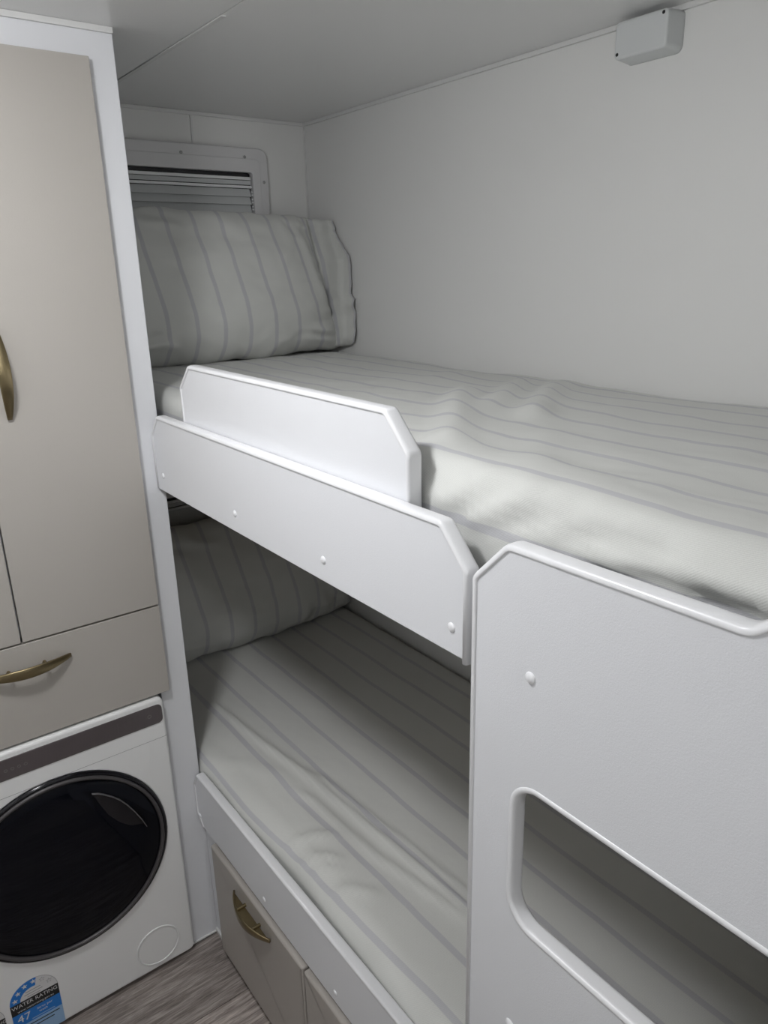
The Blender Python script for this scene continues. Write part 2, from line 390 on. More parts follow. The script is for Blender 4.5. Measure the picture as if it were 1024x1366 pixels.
# ------------------------------------------------------------------ wardrobe above the washing machine
def full_handle(parent, centre, along, out, up, plate=True, length=0.160, depth=0.024):
    """bowed brass pull, one mesh: tapering band bent outwards, two posts and (for the locker) the thin plate inside the bow."""
    c = Vector(centre); A = Vector(along); O = Vector(out); Uv = Vector(up); n = 24
    V, Fs = [], []
    def pt(t): return c + A*(length/2*t) + O*(0.003+depth*(1-abs(t)**2.0))
    K = 8
    for i in range(n+1):
        t = -1+2*i/n; p = pt(t); h = 0.0040+0.0065*(1-t*t)
        dp = (pt(min(1, t+0.02))-pt(max(-1, t-0.02))).normalized(); nrm = dp.cross(Uv).normalized()
        if nrm.dot(O) < 0: nrm = -nrm
        for (a, b) in ((-1, 0.0013), (-0.85, 0.0022), (0.85, 0.0022), (1, 0.0013), (1, -0.0013), (0.85, -0.002), (-0.85, -0.002), (-1, -0.0013)):
            V.append(p+Uv*(h*a)+nrm*b)
    for i in range(n):
        for k in range(K): Fs.append((i*K+k, i*K+(k+1) % K, (i+1)*K+(k+1) % K, (i+1)*K+k))
    Fs += [tuple(range(K)), tuple(n*K+k for k in range(K))]
    if plate:
        m = 20; s0 = len(V)
        for i in range(m+1):
            t = -0.92+1.84*i/m; p = pt(t); q = c+A*(length/2*t)+O*0.0035
            for b in (-0.0015, -0.0030): V += [q+Uv*b, p-O*0.0008+Uv*b]
        for i in range(m):
            a = s0+i*4; b = a+4
            Fs += [(a, a+1, b+1, b), (a+2, a+3, b+3, b+2), (a, a+2, b+2, b), (a+1, a+3, b+3, b+1)]
        Fs += [(s0, s0+1, s0+3, s0+2), (s0+m*4, s0+m*4+1, s0+m*4+3, s0+m*4+2)]
    side = A.cross(O); m = 10
    for sg in (-0.2, 0.2):
        p = c+A*(length*sg); s0 = len(V)
        for d in (0.0, 0.021):
            for k in range(m):
                a = 2*math.pi*k/m; V.append(p+O*d+(A*math.cos(a)+side*math.sin(a))*0.004)
        Fs += [(s0+k, s0+(k+1) % m, s0+m+(k+1) % m, s0+m+k) for k in range(m)]+[tuple(range(s0, s0+m)), tuple(range(s0+m, s0+2*m))]
    hd = pydata('handle', V, Fs, M['brass'], parent)
    for p in hd.data.polygons[:n*K]: p.use_smooth = True
    return tag(hd, 'bowed brushed brass pull')

DX1, DX0, DXM = -0.034, -0.566, -0.300
ZT, ZM, ZB = 1.928, 0.9225, 0.7195
wr = thing('wardrobe', ((CX0+CX1)/2, 0.3, 0), 'tall white-framed cabinet with greige doors and drawer over the washing machine', 'cabinet')
box('side_panel', (0.000, 0.001, 0), (CX1, L-0.001, H-0.0005), M['white'], wr)
box('side_panel', (CX0, 0.001, 0), (CX0+0.016, L-0.001, H-0.0005), M['white'], wr)
frame_o = [(CX0, 0), (-0.57, 0), (-0.57, 0.74), (-0.048, 0.74), (-0.048, 0), (CX1, 0), (CX1, H-0.0005), (CX0, H-0.0005)]
slab('face_frame', fillet(frame_o, [0, 0, 0, 0, 0, 0.003, 0.003, 0]), MY(0.0), 0.018, M['white'], wr, rnd=0.0016, hole=[(DX0+0.02, 0.762), (DX1-0.02, 0.762), (DX1-0.02, ZT-0.02), (DX0+0.02, ZT-0.02)])
box('mullion', (DXM-0.016, 0.0005, ZM+0.006), (DXM+0.016, 0.0175, ZT-0.021), M['white'], wr)
box('shelf', (CX0+0.016, 0.018, 0.725), (0.0, L-0.001, 0.740), M['white'], wr)
box('recess_lining', (-0.048, 0.018, 0.0), (-0.0446, L-0.02, 0.724), M['white'], wr)
def door_y(name, x0, x1, z0, z1, m): return slab(name, rrect(x0, x1, z0, z1, 0.0012, 2), MY(-0.0165), 0.016, m, wr, rnd=0.0008)
d1 = door_y('door', DXM+0.0016, DX1, ZM+0.002, ZT, M['beige'])
full_handle(d1, (-0.252, -0.0165, 1.425), (0, 0, 1), (0, -1, 0), (-1, 0, 0), plate=False)
d2 = door_y('door', DX0, DXM-0.0016, ZM+0.002, ZT, M['beige'])
full_handle(d2, (-0.348, -0.0165, 1.425), (0, 0, 1), (0, -1, 0), (1, 0, 0), plate=False)
d3 = door_y('drawer', DX0, DX1, ZB, ZM-0.002, M['beige'])
full_handle(d3, (-0.300, -0.0165, 0.873), (1, 0, 0), (0, -1, 0), (0, 0, 1), plate=False)

# ------------------------------------------------------------------ washing machine
WX0, WX1, WY, WZ = -0.545, -0.053, -0.022, 0.714
wm = thing('washing_machine', ((WX0+WX1)/2, 0.2, 0), 'white front-loading washing machine with round black door under the drawer', 'washing machine')
DC = (-0.297, 0.402); DR = 0.213
slab('front_panel', rrect(WX0, WX1, 0.010, WZ, 0.014), MY(WY), 0.04, M['washer'], wm, rnd=0.006, hole=circle(DC[0], DC[1], DR+0.003, 72), hrnd=0.002)
b0 = WX0+0.001; b1 = WX1-0.001
Vb = [(x, y, z) for y in (0.017, 0.50) for (x, z) in ((b0, 0.012), (b1, 0.012), (b1, WZ-0.002), (b0, WZ-0.002))]
pydata('body', Vb, [(0, 1, 5, 4), (1, 2, 6, 5), (2, 3, 7, 6), (3, 0, 4, 7), (4, 5, 6, 7)], M['washer'], wm)
for x in (WX0+0.05, WX1-0.05):
    for y in (0.04, 0.44): lathe('foot', [(0, 0), (0.02, 0), (0.02, 0.006), (0.008, 0.010), (0.008, 0.014)], (x, y, 0.0), M['black'], wm, axis='z', n=16)
cp = slab('control_panel', rrect(WX0+0.006, WX1-0.0055, 0.655, 0.700, 0.011), MY(WY-0.0018), 0.004, M['ctrl'], wm, rnd=0.001)
tag(cp, 'dark grey brown control strip')
yy = WY-0.0021
lathe('dial_mark', [(0.0030, 0), (0.0045, 0), (0.0045, 0.0006), (0.0030, 0.0006)], (-0.087, yy, 0.678), M['mark'], cp, n=20, closed_profile=True)
for k in range(7):
    x = -0.335-0.012*k if k < 4 else -0.40-0.02*(k-4)
    lathe('dial_mark', [(0.0022, 0), (0.0034, 0), (0.0034, 0.0006), (0.0022, 0.0006)], (x, yy, 0.676), M['mark'], cp, n=14, closed_profile=True)
box('display_mark', (-0.155, yy, 0.668), (-0.115, yy+0.0006, 0.688), M['ctrl'], cp)
# seam line under the fascia: a recessed dark groove strip sitting in the front
box('panel_seam', (WX0+0.004, WY-0.0002, 0.6170), (WX1-0.002, WY+0.0006, 0.6178), M['screw'], wm)
# door: outer black gap ring, metal ring, glossy bezel, glass bowl
c3 = (DC[0], WY, DC[1])
dr = lathe('door', [(DR+0.003, 0.012), (DR+0.003, -0.003), (DR-0.001, -0.006), (DR-0.005, -0.006), (DR-0.006, 0.010)], c3, M['black'], wm, n=96, closed_profile=True)
tag(dr, 'round black glass porthole door')
lathe('door_ring', [(DR-0.005, -0.005), (DR-0.006, -0.009), (DR-0.009, -0.0105), (DR-0.0125, -0.0095), (DR-0.0135, -0.004), (DR-0.0135, 0.005), (DR-0.005, 0.005)], c3, M['chrome'], dr, n=96, closed_profile=True)
g = lathe('door_glass', [(DR-0.0135, -0.004), (DR-0.020, -0.0075), (0.155, -0.011), (0.12, -0.014), (0.06, -0.017), (0, -0.018), (0, -0.013), (0.06, -0.012), (0.12, -0.009), (0.155, -0.006), (DR-0.020, -0.0025), (DR-0.0135, 0.001)], c3, M['glass'], dr, n=96)
lathe('door_bezel', [(DR-0.0136, 0.003), (0.150, 0.002), (0.146, 0.010), (DR-0.0136, 0.012)], c3, M['navy'], dr, n=96, closed_profile=True)
lathe('door_bowl', [(0.150, 0.008), (0.146, 0.035), (0.138, 0.060), (0.122, 0.085), (0.09, 0.100), (0.05, 0.106), (0.0, 0.108), (0.0, 0.112), (0.06, 0.110), (0.10, 0.102), (0.128, 0.088), (0.144, 0.060), (0.152, 0.030), (0.156, 0.008)], c3, M['glass'], dr, n=72)
prof = [(0.212, 0.018), (0.165, 0.030), (0.165, 0.06), (0.205, 0.08)]
for k in range(9): prof += [(0.205, 0.08+0.03*k), (0.199, 0.092+0.03*k), (0.205, 0.104+0.03*k)]
prof += [(0.2, 0.36), (0.1, 0.37), (0, 0.37)]
lathe('drum', prof, c3, M['drum'], wm, n=72)
# finger grip in the upper right of the door: crescent hollow with a chrome lip
arc_top = [(-0.228, 0.558), (-0.216, 0.553), (-0.204, 0.544), (-0.190, 0.532), (-0.176, 0.517), (-0.162, 0.496), (-0.149, 0.472), (-0.136, 0.443), (-0.129, 0.423)]
arc_bot = [(-0.137, 0.434), (-0.161, 0.442), (-0.183, 0.462), (-0.203, 0.492), (-0.218, 0.530)]
slab('door_grip', arc_top+arc_bot, MY(WY-0.0135), 0.004, M['black'], dr, rnd=0.0)
sweep2d('grip_lip', arc_top, [(-0.0006, -0.0160), (0.0010, -0.0160), (0.0010, -0.011), (-0.0006, -0.011)], MY(WY), M['lip'], dr, closed=False)
# pump filter cover: round plate with a raised rim
fc = (-0.139, WY, 0.0765)
ff = lathe('filter_cover', [(0, -0.0008), (0.044, -0.0008), (0.046, -0.0008), (0.047, -0.0004), (0.048, 0.002)], fc, M['washer'], wm, n=56)
lathe('cover_rim', [(0.0480, 0.0), (0.0486, -0.0022), (0.0500, -0.0026), (0.0512, -0.0014), (0.0516, 0.002), (0.0480, 0.002)], fc, M['washer'], ff, n=56, closed_profile=True)

# stickers on the washer front
def text(name, s, size, pos, m, parent, ax=(1, 0, 0), up=(0, 0, 1), sx=1.0, align='CENTER'):
    cu = bpy.data.curves.new(name, 'FONT'); cu.body = s; cu.size = size; cu.align_x = align; cu.align_y = 'CENTER'; cu.resolution_u = 2
    to = bpy.data.objects.new(name, cu); COL.objects.link(to)
    dg = bpy.context.evaluated_depsgraph_get(); dg.update()
    me = bpy.data.meshes.new_from_object(to.evaluated_get(dg)); bpy.data.objects.remove(to, do_unlink=True)
    A, Uv = Vector(ax), Vector(up); off = wloc(parent)
    for v in me.vertices: v.co = Vector(pos)+A*(v.co.x*sx)+Uv*v.co.y-off
    me.materials.clear(); me.name = name
    return link(name, me, m, parent)
def label_shape(x0, x1, zb, zc, zt, n=20):
    """rectangle with an arched top (half ellipse from zc to zt)."""
    cx = (x0+x1)/2; rx = (x1-x0)/2
    return [(x0, zb), (x1, zb)] + [(cx+rx*math.cos(math.pi*k/n), zc+(zt-zc)*math.sin(math.pi*k/n)) for k in range(n+1)]
def flat(name, poly, y, m, parent, T=0.00025): return slab(name, poly, MY(y), T, m, parent, rnd=0.0)
def star(cx, cz, r):
    return [(cx+(r if k % 2 == 0 else r*0.42)*math.sin(math.pi*k/5), cz+(r if k % 2 == 0 else r*0.42)*math.cos(math.pi*k/5)) for k in range(10)]
y0 = WY-0.0004
def rating_label(x0, x1, zb, zc, zt, blue):
    s = flat('water_label' if blue else 'energy_label', label_shape(x0, x1, zb, zc, zt), y0, M['paper'], wm, 0.0004)
    cx = (x0+x1)/2; rx = (x1-x0)/2; rz = zt-zc
    sweep2d('outline', label_shape(x0+0.0006, x1-0.0006, zb, zc, zt-0.0006), [(-0.0006, -0.00012), (0, -0.00012), (0, 0), (-0.0006, 0)], MY(y0), M['greyink'], s)
    bz0, bz1 = zc-0.026, zc+0.002
    flat('band', [(x0+0.0006, bz0), (x1-0.0006, bz0), (x1-0.0006, bz1), (x0+0.0006, bz1)], y0-0.0003, M['ink'], s)
    n = 16
    a0, a1 = (math.radians(78), math.pi) if blue else (math.radians(120), math.pi)
    outer = [(cx+(rx-0.001)*math.cos(a0+(a1-a0)*k/n), zc+0.002+(rz-0.003)*math.sin(a0+(a1-a0)*k/n)) for k in range(n+1)]
    inner = [(cx+rx*0.56*math.cos(a1-(a1-a0)*k/n), zc+0.002+rz*0.52*math.sin(a1-(a1-a0)*k/n)) for k in range(n+1)]
    flat('arc_band', outer+inner, y0-0.0003, M['blue'] if blue else M['yellow'], s)
    for k in range(6):
        a = math.radians(166-27*k); px, pz = cx+rx*0.78*math.cos(a), zc+0.002+rz*0.77*math.sin(a)
        on = a > a0
        flat('star', star(px, pz, 0.0062), y0-0.0006, M['paper'] if on else M['greyink'], s)
        if not on: flat('star_centre', star(px, pz, 0.0046), y0-0.0009, M['paper'], s)
    for k, wd in enumerate((0.030, 0.036, 0.026)):        # print too small to read
        flat('small_print', [(cx-wd/2, zc+0.0185-0.0065*k), (cx+wd/2, zc+0.0185-0.0065*k), (cx+wd/2, zc+0.0200-0.0065*k), (cx-wd/2, zc+0.0200-0.0065*k)], y0-0.0003, M['greyink'], s)
    flat('lower_field', [(x0+0.0006, zb+0.02 if blue else zb), (x1-0.0006, zb+0.02 if blue else zb), (x1-0.0006, bz0), (x0+0.0006, bz0)], y0-0.0002, M['blue'] if blue else M['yellow'], s)
    if blue:
        text('lettering', 'WATER RATING', 0.0135, (cx, y0-0.0005, zc-0.007), M['paper'], s, sx=0.92)
        text('lettering', 'www.waterrating.gov.au', 0.0078, (cx, y0-0.0005, zc-0.020), M['paper'], s, sx=0.95)
        text('lettering', '47', 0.027, (x0+0.022, y0-0.0005, bz0-0.016), M['paper'], s)
        text('lettering', 'litres per', 0.0085, (x0+0.064, y0-0.0005, bz0-0.010), M['paper'], s)
        text('lettering', 'wash', 0.0085, (x0+0.060, y0-0.0005, bz0-0.019), M['paper'], s)
        flat('small_print', [(x0+0.036, bz0-0.0305), (x0+0.082, bz0-0.0305), (x0+0.082, bz0-0.0285), (x0+0.036, bz0-0.0285)], y0-0.0005, M['lightblue'], s)
        flat('light_field', [(x0+0.0006, zb), (x1-0.0006, zb), (x1-0.0006, bz0-0.034), (x0+0.0006, bz0-0.034)], y0-0.0004, M['lightblue'], s)
        for zz, wa, wb_ in ((0.040, 0.022, 0.090), (0.049, 0.036, 0.078)):
            flat('small_print', [(x0+wa, bz0-zz-0.0022), (x0+wb_, bz0-zz-0.0022), (x0+wb_, bz0-zz), (x0+wa, bz0-zz)], y0-0.0008, M['ink'], s)
    else:
        text('lettering', 'ENERGY RATING', 0.0125, (cx, y0-0.0005, zc-0.007), M['paper'], s, sx=0.9)
    return s
rating_label(-0.455, -0.358, 0.014, 0.122, 0.170, True)
rating_label(-0.562+0.012, -0.466, 0.014, 0.105, 0.150, False)

# ------------------------------------------------------------------ bunk boards
BT = 0.016
# upper bunk rail
ZRT, ZRB, YR = 1.3185, 1.1675, -0.908
bed = thing('bunk_bed', (0.35, -0.4, 0), 'white two-tier bunk bed with guard board, tall step panel and taupe locker doors below', 'bunk bed')
def trim_along(pts, rads, x0, T, parent, inside, name='edge_trim', **kw):
    """edging strip on an open polyline; inside = a point of the board, used to choose the outward side."""
    full = fillet(pts, rads)
    p, q = Vector(full[0]), Vector(full[1]); e = q-p; nrm = Vector((e.y, -e.x))
    if nrm.dot(Vector(inside)-p) > 0: full = full[::-1]
    return sweep2d(name, full, edge_profile(T, **kw), MX(x0), M['trim'], parent, closed=False)
ro = fillet([(-0.0005, ZRB), (-0.0005, 1.278), (-0.040, ZRT), (-0.866, ZRT), (YR, 1.273), (YR, ZRB)], [0.002, 0.006, 0.010, 0.012, 0.010, 0.002])
up = slab('side_rail', ro, MX(0.0), BT, M['white'], bed, rnd=0.0012, nr=2); tag(up, 'side rail of the upper bunk')
trim_along([(YR, ZRB-0.004), (YR, 1.273), (-0.866, ZRT), (-0.040, ZRT), (-0.0028, 1.278), (-0.0028, ZRB+0.002)], [0, 0.010, 0.012, 0.010, 0.006, 0], 0.0, BT, up, (-0.4, 1.2))
for y in (-0.038, -0.352, -0.622, -0.884): dome_cap(up, (0.0, y, 1.200), 0.0060)
# guard board behind the rail
GX, GT = 0.0195, 0.017
gp_ = [(-0.126, 1.22), (-0.126, 1.382), (-0.172, 1.424), (-0.744, 1.422), (-0.788, 1.376), (-0.788, 1.22)]
gd = slab('guard_board', fillet(gp_, [0.002, 0.01, 0.012, 0.012, 0.012, 0.002]), MX(GX), GT, M['white'], bed, rnd=0.0012); tag(gd, 'guard board with clipped corners')
trim_along(gp_, [0, 0.010, 0.012, 0.012, 0.012, 0], GX, GT, gd, (-0.4, 1.3))
# ladder end panel with the climbing hole
PY, PE = -0.920, FOOT+0.002
po = [(PY, 0.0), (PY, 1.274), (-0.966, 1.3215), (-1.206, 1.3235), (-1.252, 1.362), (PE, 1.362), (PE, 0.0)]
prad = [0, 0.012, 0.020, 0.022, 0.02, 0, 0]
PX = -0.0015
hole = rrect(-1.305, -0.986, 0.876, 1.060, 0.034, 10)
ed = slab('end_panel', fillet(po, prad, 8), MX(PX), 0.018, M['white'], bed, rnd=0.001, hole=hole, hrnd=0.002); tag(ed, 'tall panel with a rounded step hole')
trim_along(po[:6], prad[:5]+[0], PX, 0.018, ed, (-1.1, 1.2), lip=0.005, out=0.0025)
hp = [(0.006, 0.0002), (0.0052, -0.0010), (0.003, -0.0016), (0.0, -0.0010), (-0.0015, 0.001), (-0.0018, 0.004), (-0.0018, 0.014), (-0.0015, 0.017), (0.0, 0.019), (0.003, 0.0196), (0.006, 0.0185), (0.006, 0.009)]
sweep2d('step_trim', hole, hp, MX(PX), M['trim'], ed)
for (y, z) in ((-1.002, 1.191), (-0.994, 0.717), (-1.302, 1.191), (-1.302, 0.717)): dome_cap(ed, (PX, y, z), 0.0068)
# upper bunk base board
box('bed_base', (0.018, FOOT+0.001, 1.180), (W-0.001, L-0.001, 1.200), M['ply'], bed)
# lower bunk: locker body, rail, doors
lk = bed
box('front_frame', (0.0148, PY+0.004, 0.0), (0.032, -0.0002, 0.3445), M['white'], lk, bev=0.0008)
box('bed_deck', (0.032, FOOT+0.001, 0.380), (W-0.001, L-0.001, 0.395), M['ply'], lk)
box('skirting', (0.010, PY+0.004, 0.0), (0.0148, -0.001, 0.010), M['bead'], lk)
def locker_door(y1, y0):
    d = slab('locker_door', rrect(y0, y1, 0.030, 0.337, 0.003, 3), MX(-0.009), 0.0245, M['taupe'], lk, rnd=0.005, nr=4)
    return d
ld = locker_door(-0.084, -0.4865)
full_handle(ld, (-0.009, -0.284, 0.300), (0, 1, 0), (-1, 0, 0), (0, 0, 1))
ld2 = locker_door(-0.4915, -0.894)
full_handle(ld2, (-0.009, -0.693, 0.300), (0, 1, 0), (-1, 0, 0), (0, 0, 1))
lo_pts = [(-0.030, 0.346), (-0.0028, 0.372), (-0.0028, 0.452), (-0.024, 0.4870), (PY+0.002, 0.4870), (PY+0.002, 0.346)]
lr = slab('side_rail', fillet(lo_pts, [0.004, 0.006, 0.006, 0.008, 0, 0]), MX(0.0), BT, M['white'], bed, rnd=0.0012); tag(lr, 'side rail of the lower bunk')
trim_along(lo_pts[:5], [0, 0.006, 0.006, 0.008, 0], 0.0, BT, lr, (-0.4, 0.4))
for y in (-0.017, -0.328, -0.588): dome_cap(lr, (0.0, y, 0.370), 0.0056)

# ------------------------------------------------------------------ bedding
N3 = lambda x, y, z=0: noise.noise(Vector((x, y, z)))
def seg_dist(px, py, pts):
    best = 1e9; tb = 0; n = len(pts)-1
    for i in range(n):
        ax, ay = pts[i]; bx, by = pts[i+1]; dx, dy = bx-ax, by-ay; l2 = dx*dx+dy*dy
        t = max(0, min(1, ((px-ax)*dx+(py-ay)*dy)/l2)); qx, qy = ax+dx*t-px, ay+dy*t-py
        d = qx*qx+qy*qy
        if d < best: best = d; tb = (i+t)/n
    return math.sqrt(best), tb
def ridge_sum(x, y, ridges):
    h = 0
    for pts, w, a in ridges:
        d, t = seg_dist(x, y, pts)
        if d > 3.5*w: continue
        env = min(1, t/0.25+0.25, (1-t)/0.25+0.25)
        h += a*math.exp(-(d/w)**2)*env
    return h
def mattress(name, x0, x1, z0, z1, ya, yb, label, uoff, top_fn, side_fn, r=0.035, du=0.008, dv=0.011, skew=0.0):
    """box mattress in a fitted sheet: cross-section swept along y, cloth length as u."""
    o = bpy.data.objects.new(name, None)
    sec = []; s = 0
    # from bottom-front up the front, round the edge, over the top, round, down the back
    def add_line(a, b):
        n = max(2, int((Vector(b)-Vector(a)).length/du))
        for k in range(n): sec.append((a[0]+(b[0]-a[0])*k/n, a[1]+(b[1]-a[1])*k/n))
    def arc(c, t0, t1, n=7):
        for k in range(n): t = math.radians(t0+(t1-t0)*k/n); sec.append((c[0]+r*math.cos(t), c[1]+r*math.sin(t)))
    add_line((x0, z0), (x0, z1-r)); arc((x0+r, z1-r), 180, 90); add_line((x0+r, z1), (x1-r, z1)); arc((x1-r, z1-r), 90, 0); add_line((x1, z1-r), (x1, z0)); sec.append((x1, z0))
    us = [0]
    for a, b in zip(sec, sec[1:]): us.append(us[-1]+(Vector(b)-Vector(a)).length)
    ufold = (z1-z0-r)+r*math.pi/2           # u where the top starts: x = x0+r
    nv = int((yb-ya)/dv); V, UV, Fs = [], [], []; K = len(sec)
    for j in range(nv+1):
        y = ya+(yb-ya)*j/nv
        edge = min(1, (yb-y)/0.05, (y-ya)/0.05); ez = -(1-math.sqrt(max(0, 1-(1-edge)**2)))*0.03
        for i, (x, z) in enumerate(sec):
            vx, vz = min(0, x-(x0+r)), max(0, z-(z1-r)); vl = math.hypot(vx, vz) or 1.0
            tz = max(0, min(1, (z-(z1-r))/r))
            h = top_fn(x, y)*tz + ez*tz
            fx = max(0, min(1, (x0+r-x)/r))
            dn = side_fn(y, z, i)*min(1, fx*2.5) if fx > 0 else 0.0
            V.append((x+dn*vx/vl, y, z+h+dn*vz/vl)); UV.append((us[i]-ufold+x0+r+uoff+skew*max(0, min(1, (y+0.80)/0.55))*math.exp(-max(0, x-0.03)/0.07)+0.0028*N3(x*5, y*7, 6.6)+0.001*N3(x*14, y*22, 1.6), y))
    for j in range(nv):
        for i in range(K-1): Fs.append((j*K+i, j*K+i+1, (j+1)*K+i+1, (j+1)*K+i))
    Fs += [tuple(range(K)), tuple(nv*K+i for i in range(K)), ]
    for j in range(nv): Fs.append((j*K, (j+1)*K, (j+1)*K+K-1, j*K+K-1))
    ob = pydata(name, V, Fs, M['sheet'], None, smooth=True, uvs=UV, origin=((x0+x1)/2, (ya+yb)/2, z0))
    bpy.data.objects.remove(o)
    return tag(ob, label, 'mattress', 'bunk mattresses')
RU = [([(0.10, -0.745), (0.138, -0.727), (0.256, -0.606), (0.348, -0.51), (0.414, -0.454), (0.487, -0.389)], 0.030, 0.018),
      ([(0.337, -0.578), (0.454, -0.517), (0.539, -0.455), (0.605, -0.411), (0.68, -0.36)], 0.024, 0.014),
      ([(0.34, -0.70), (0.396, -0.645), (0.471, -0.589), (0.555, -0.535), (0.625, -0.488), (0.70, -0.44)], 0.026, 0.014),
      ([(0.12, -0.90), (0.22, -0.80), (0.33, -0.74)], 0.030, 0.004),
      ([(0.50, -0.25), (0.60, -0.20), (0.70, -0.17)], 0.03, 0.004),
      ([(0.15, -0.98), (0.18, -1.10), (0.19, -1.2)], 0.02, 0.003)]
def top_u(x, y):
    b = 0.005*N3(x*5, y*5, 1.3) + 0.0030*N3(x*13, y*12, 4.1) + 0.0008*N3(x*40, y*30, 2.2)
    hump = 0.012*math.exp(-((x-0.09)/0.07)**2)*max(0, min(1, (-0.60-y)/0.15))
    sag = -0.010*max(0, min(1, (x-0.45)/0.3))*0.5
    return b+hump+sag+ridge_sum(x, y, RU)
FOLDS = [((-0.82, 1.322), (-0.875, 1.350), 0.011, 0.003), ((-0.848, 1.318), (-0.91, 1.348), 0.008, -0.003), ((-0.87, 1.315), (-0.945, 1.348), 0.009, 0.004), ((-0.93, 1.325), (-1.00, 1.345), 0.008, -0.004),
         ((-1.00, 1.330), (-1.10, 1.338), 0.009, -0.007), ((-1.03, 1.322), (-1.13, 1.329), 0.006, 0.006), ((-1.08, 1.318), (-1.16, 1.322), 0.005, -0.004), ((-1.13, 1.330), (-1.22, 1.330), 0.010, 0.009), ((-1.145, 1.313), (-1.19, 1.318), 0.006, -0.006)]
def side_u(y, z, i):
    d = 0.004*N3(y*6, z*14, 7.7)+0.0018*N3(y*22, z*50, 3.3)
    for a, b, w, amp in FOLDS:
        q, t = seg_dist(y, z, [a, b])
        if q < 3*w: d += 1.5*amp*math.exp(-(q/w)**2)
    g = max(0, min(1, (y+0.80)/0.02))      # behind the guard board the sheet stays flat
    return min(0.009, d)*(1-0.9*g)
mattress('mattress', 0.042, W-0.004, 1.2005, 1.356, FOOT+0.004, L-0.022, 'upper bunk mattress in a rumpled pale grey striped fitted sheet', -0.0467, top_u, side_u)
RL = [([(0.13, 0.20), (0.136, 0.162), (0.155, -0.058), (0.176, -0.264), (0.192, -0.502), (0.204, -0.71), (0.21, -0.9)], 0.007, 0.0085),
      ([(0.175, -0.20), (0.195, -0.264), (0.215, -0.502), (0.226, -0.71), (0.23, -0.85)], 0.006, 0.006),
      ([(0.13, -0.25), (0.142, -0.298), (0.152, -0.507), (0.188, -0.721), (0.195, -0.85)], 0.007, 0.006),
      ([(0.02, -0.36), (0.055, -0.372), (0.09, -0.385), (0.13, -0.42)], 0.009, 0.007),
      ([(0.015, -0.41), (0.05, -0.425), (0.08, -0.445), (0.10, -0.48)], 0.009, 0.007),
      ([(0.03, -0.45), (0.06, -0.465), (0.09, -0.50)], 0.009, 0.005),
      ([(0.038, -0.525), (0.075, -0.543), (0.105, -0.59)], 0.011, 0.007),
      ([(0.05, -0.05), (0.09, -0.10), (0.13, -0.2)], 0.02, 0.003)]
def top_l(x, y):
    return 0.004*N3(x*5, y*4, 9.3)+0.0015*N3(x*18, y*9, 5.5)+0.0005*N3(x*50, y*30, 2.2)-0.006*math.exp(-((x-0.05)/0.05)**2)+ridge_sum(x, y, RL)
def side_l(y, z, i): return min(0.001, 0.004*N3(y*7, z*12, 2.7))-0.007*math.exp(-((y+0.42)/0.16)**2)
mattress('mattress', 0.0195, W-0.004, 0.3955, 0.524, FOOT+0.004, L-0.022, 'lower bunk mattress in a creased pale grey striped fitted sheet', -0.015, top_l, side_l, r=0.045, skew=0.030)

PR = {1: [([(-1.0, -0.95), (-0.8, -0.80), (-0.52, -0.74), (-0.42, -0.82)], 0.05, 0.012), ([(-0.95, -0.7), (-0.7, -0.66), (-0.5, -0.60)], 0.06, -0.008),
          ([(-0.9, 0.98), (-0.72, 0.8), (-0.62, 0.6)], 0.06, 0.007), ([(-0.62, 0.95), (-0.50, 0.82), (-0.36, 0.74)], 0.05, 0.006), ([(-0.5, 0.98), (-0.42, 0.88), (-0.2, 0.8)], 0.05, -0.006),
          ([(0.72, 0.9), (0.82, 0.5), (0.86, 0.1), (0.93, -0.4)], 0.05, 0.008), ([(0.62, 0.98), (0.72, 0.8), (0.78, 0.6)], 0.04, -0.006),
          ([(0.98, -0.75), (0.8, -0.72), (0.66, -0.66)], 0.04, 0.009), ([(0.96, -0.86), (0.8, -0.86), (0.62, -0.80)], 0.04, 0.008), ([(0.98, -0.6), (0.86, -0.52), (0.76, -0.36)], 0.05, -0.007),
          ([(0.35, -0.95), (0.42, -0.80), (0.55, -0.7)], 0.05, 0.004), ([(0.1, 0.9), (0.2, 0.7), (0.3, 0.55)], 0.07, 0.004)],
      0: [([(0.3, -0.98), (0.42, -0.75), (0.40, -0.5)], 0.07, 0.010), ([(0.62, -0.98), (0.66, -0.8), (0.60, -0.55)], 0.06, 0.010), ([(0.46, -1.0), (0.52, -0.85), (0.50, -0.7)], 0.04, -0.010),
          ([(-0.5, 0.95), (-0.42, 0.75), (-0.2, 0.62)], 0.06, 0.007), ([(-0.7, 0.98), (-0.62, 0.8), (-0.48, 0.6)], 0.05, -0.006), ([(0.1, 0.3), (0.3, 0.2), (0.5, 0.28)], 0.05, 0.004),
          ([(0.85, -0.95), (0.86, -0.7), (0.78, -0.5)], 0.05, 0.008)]}
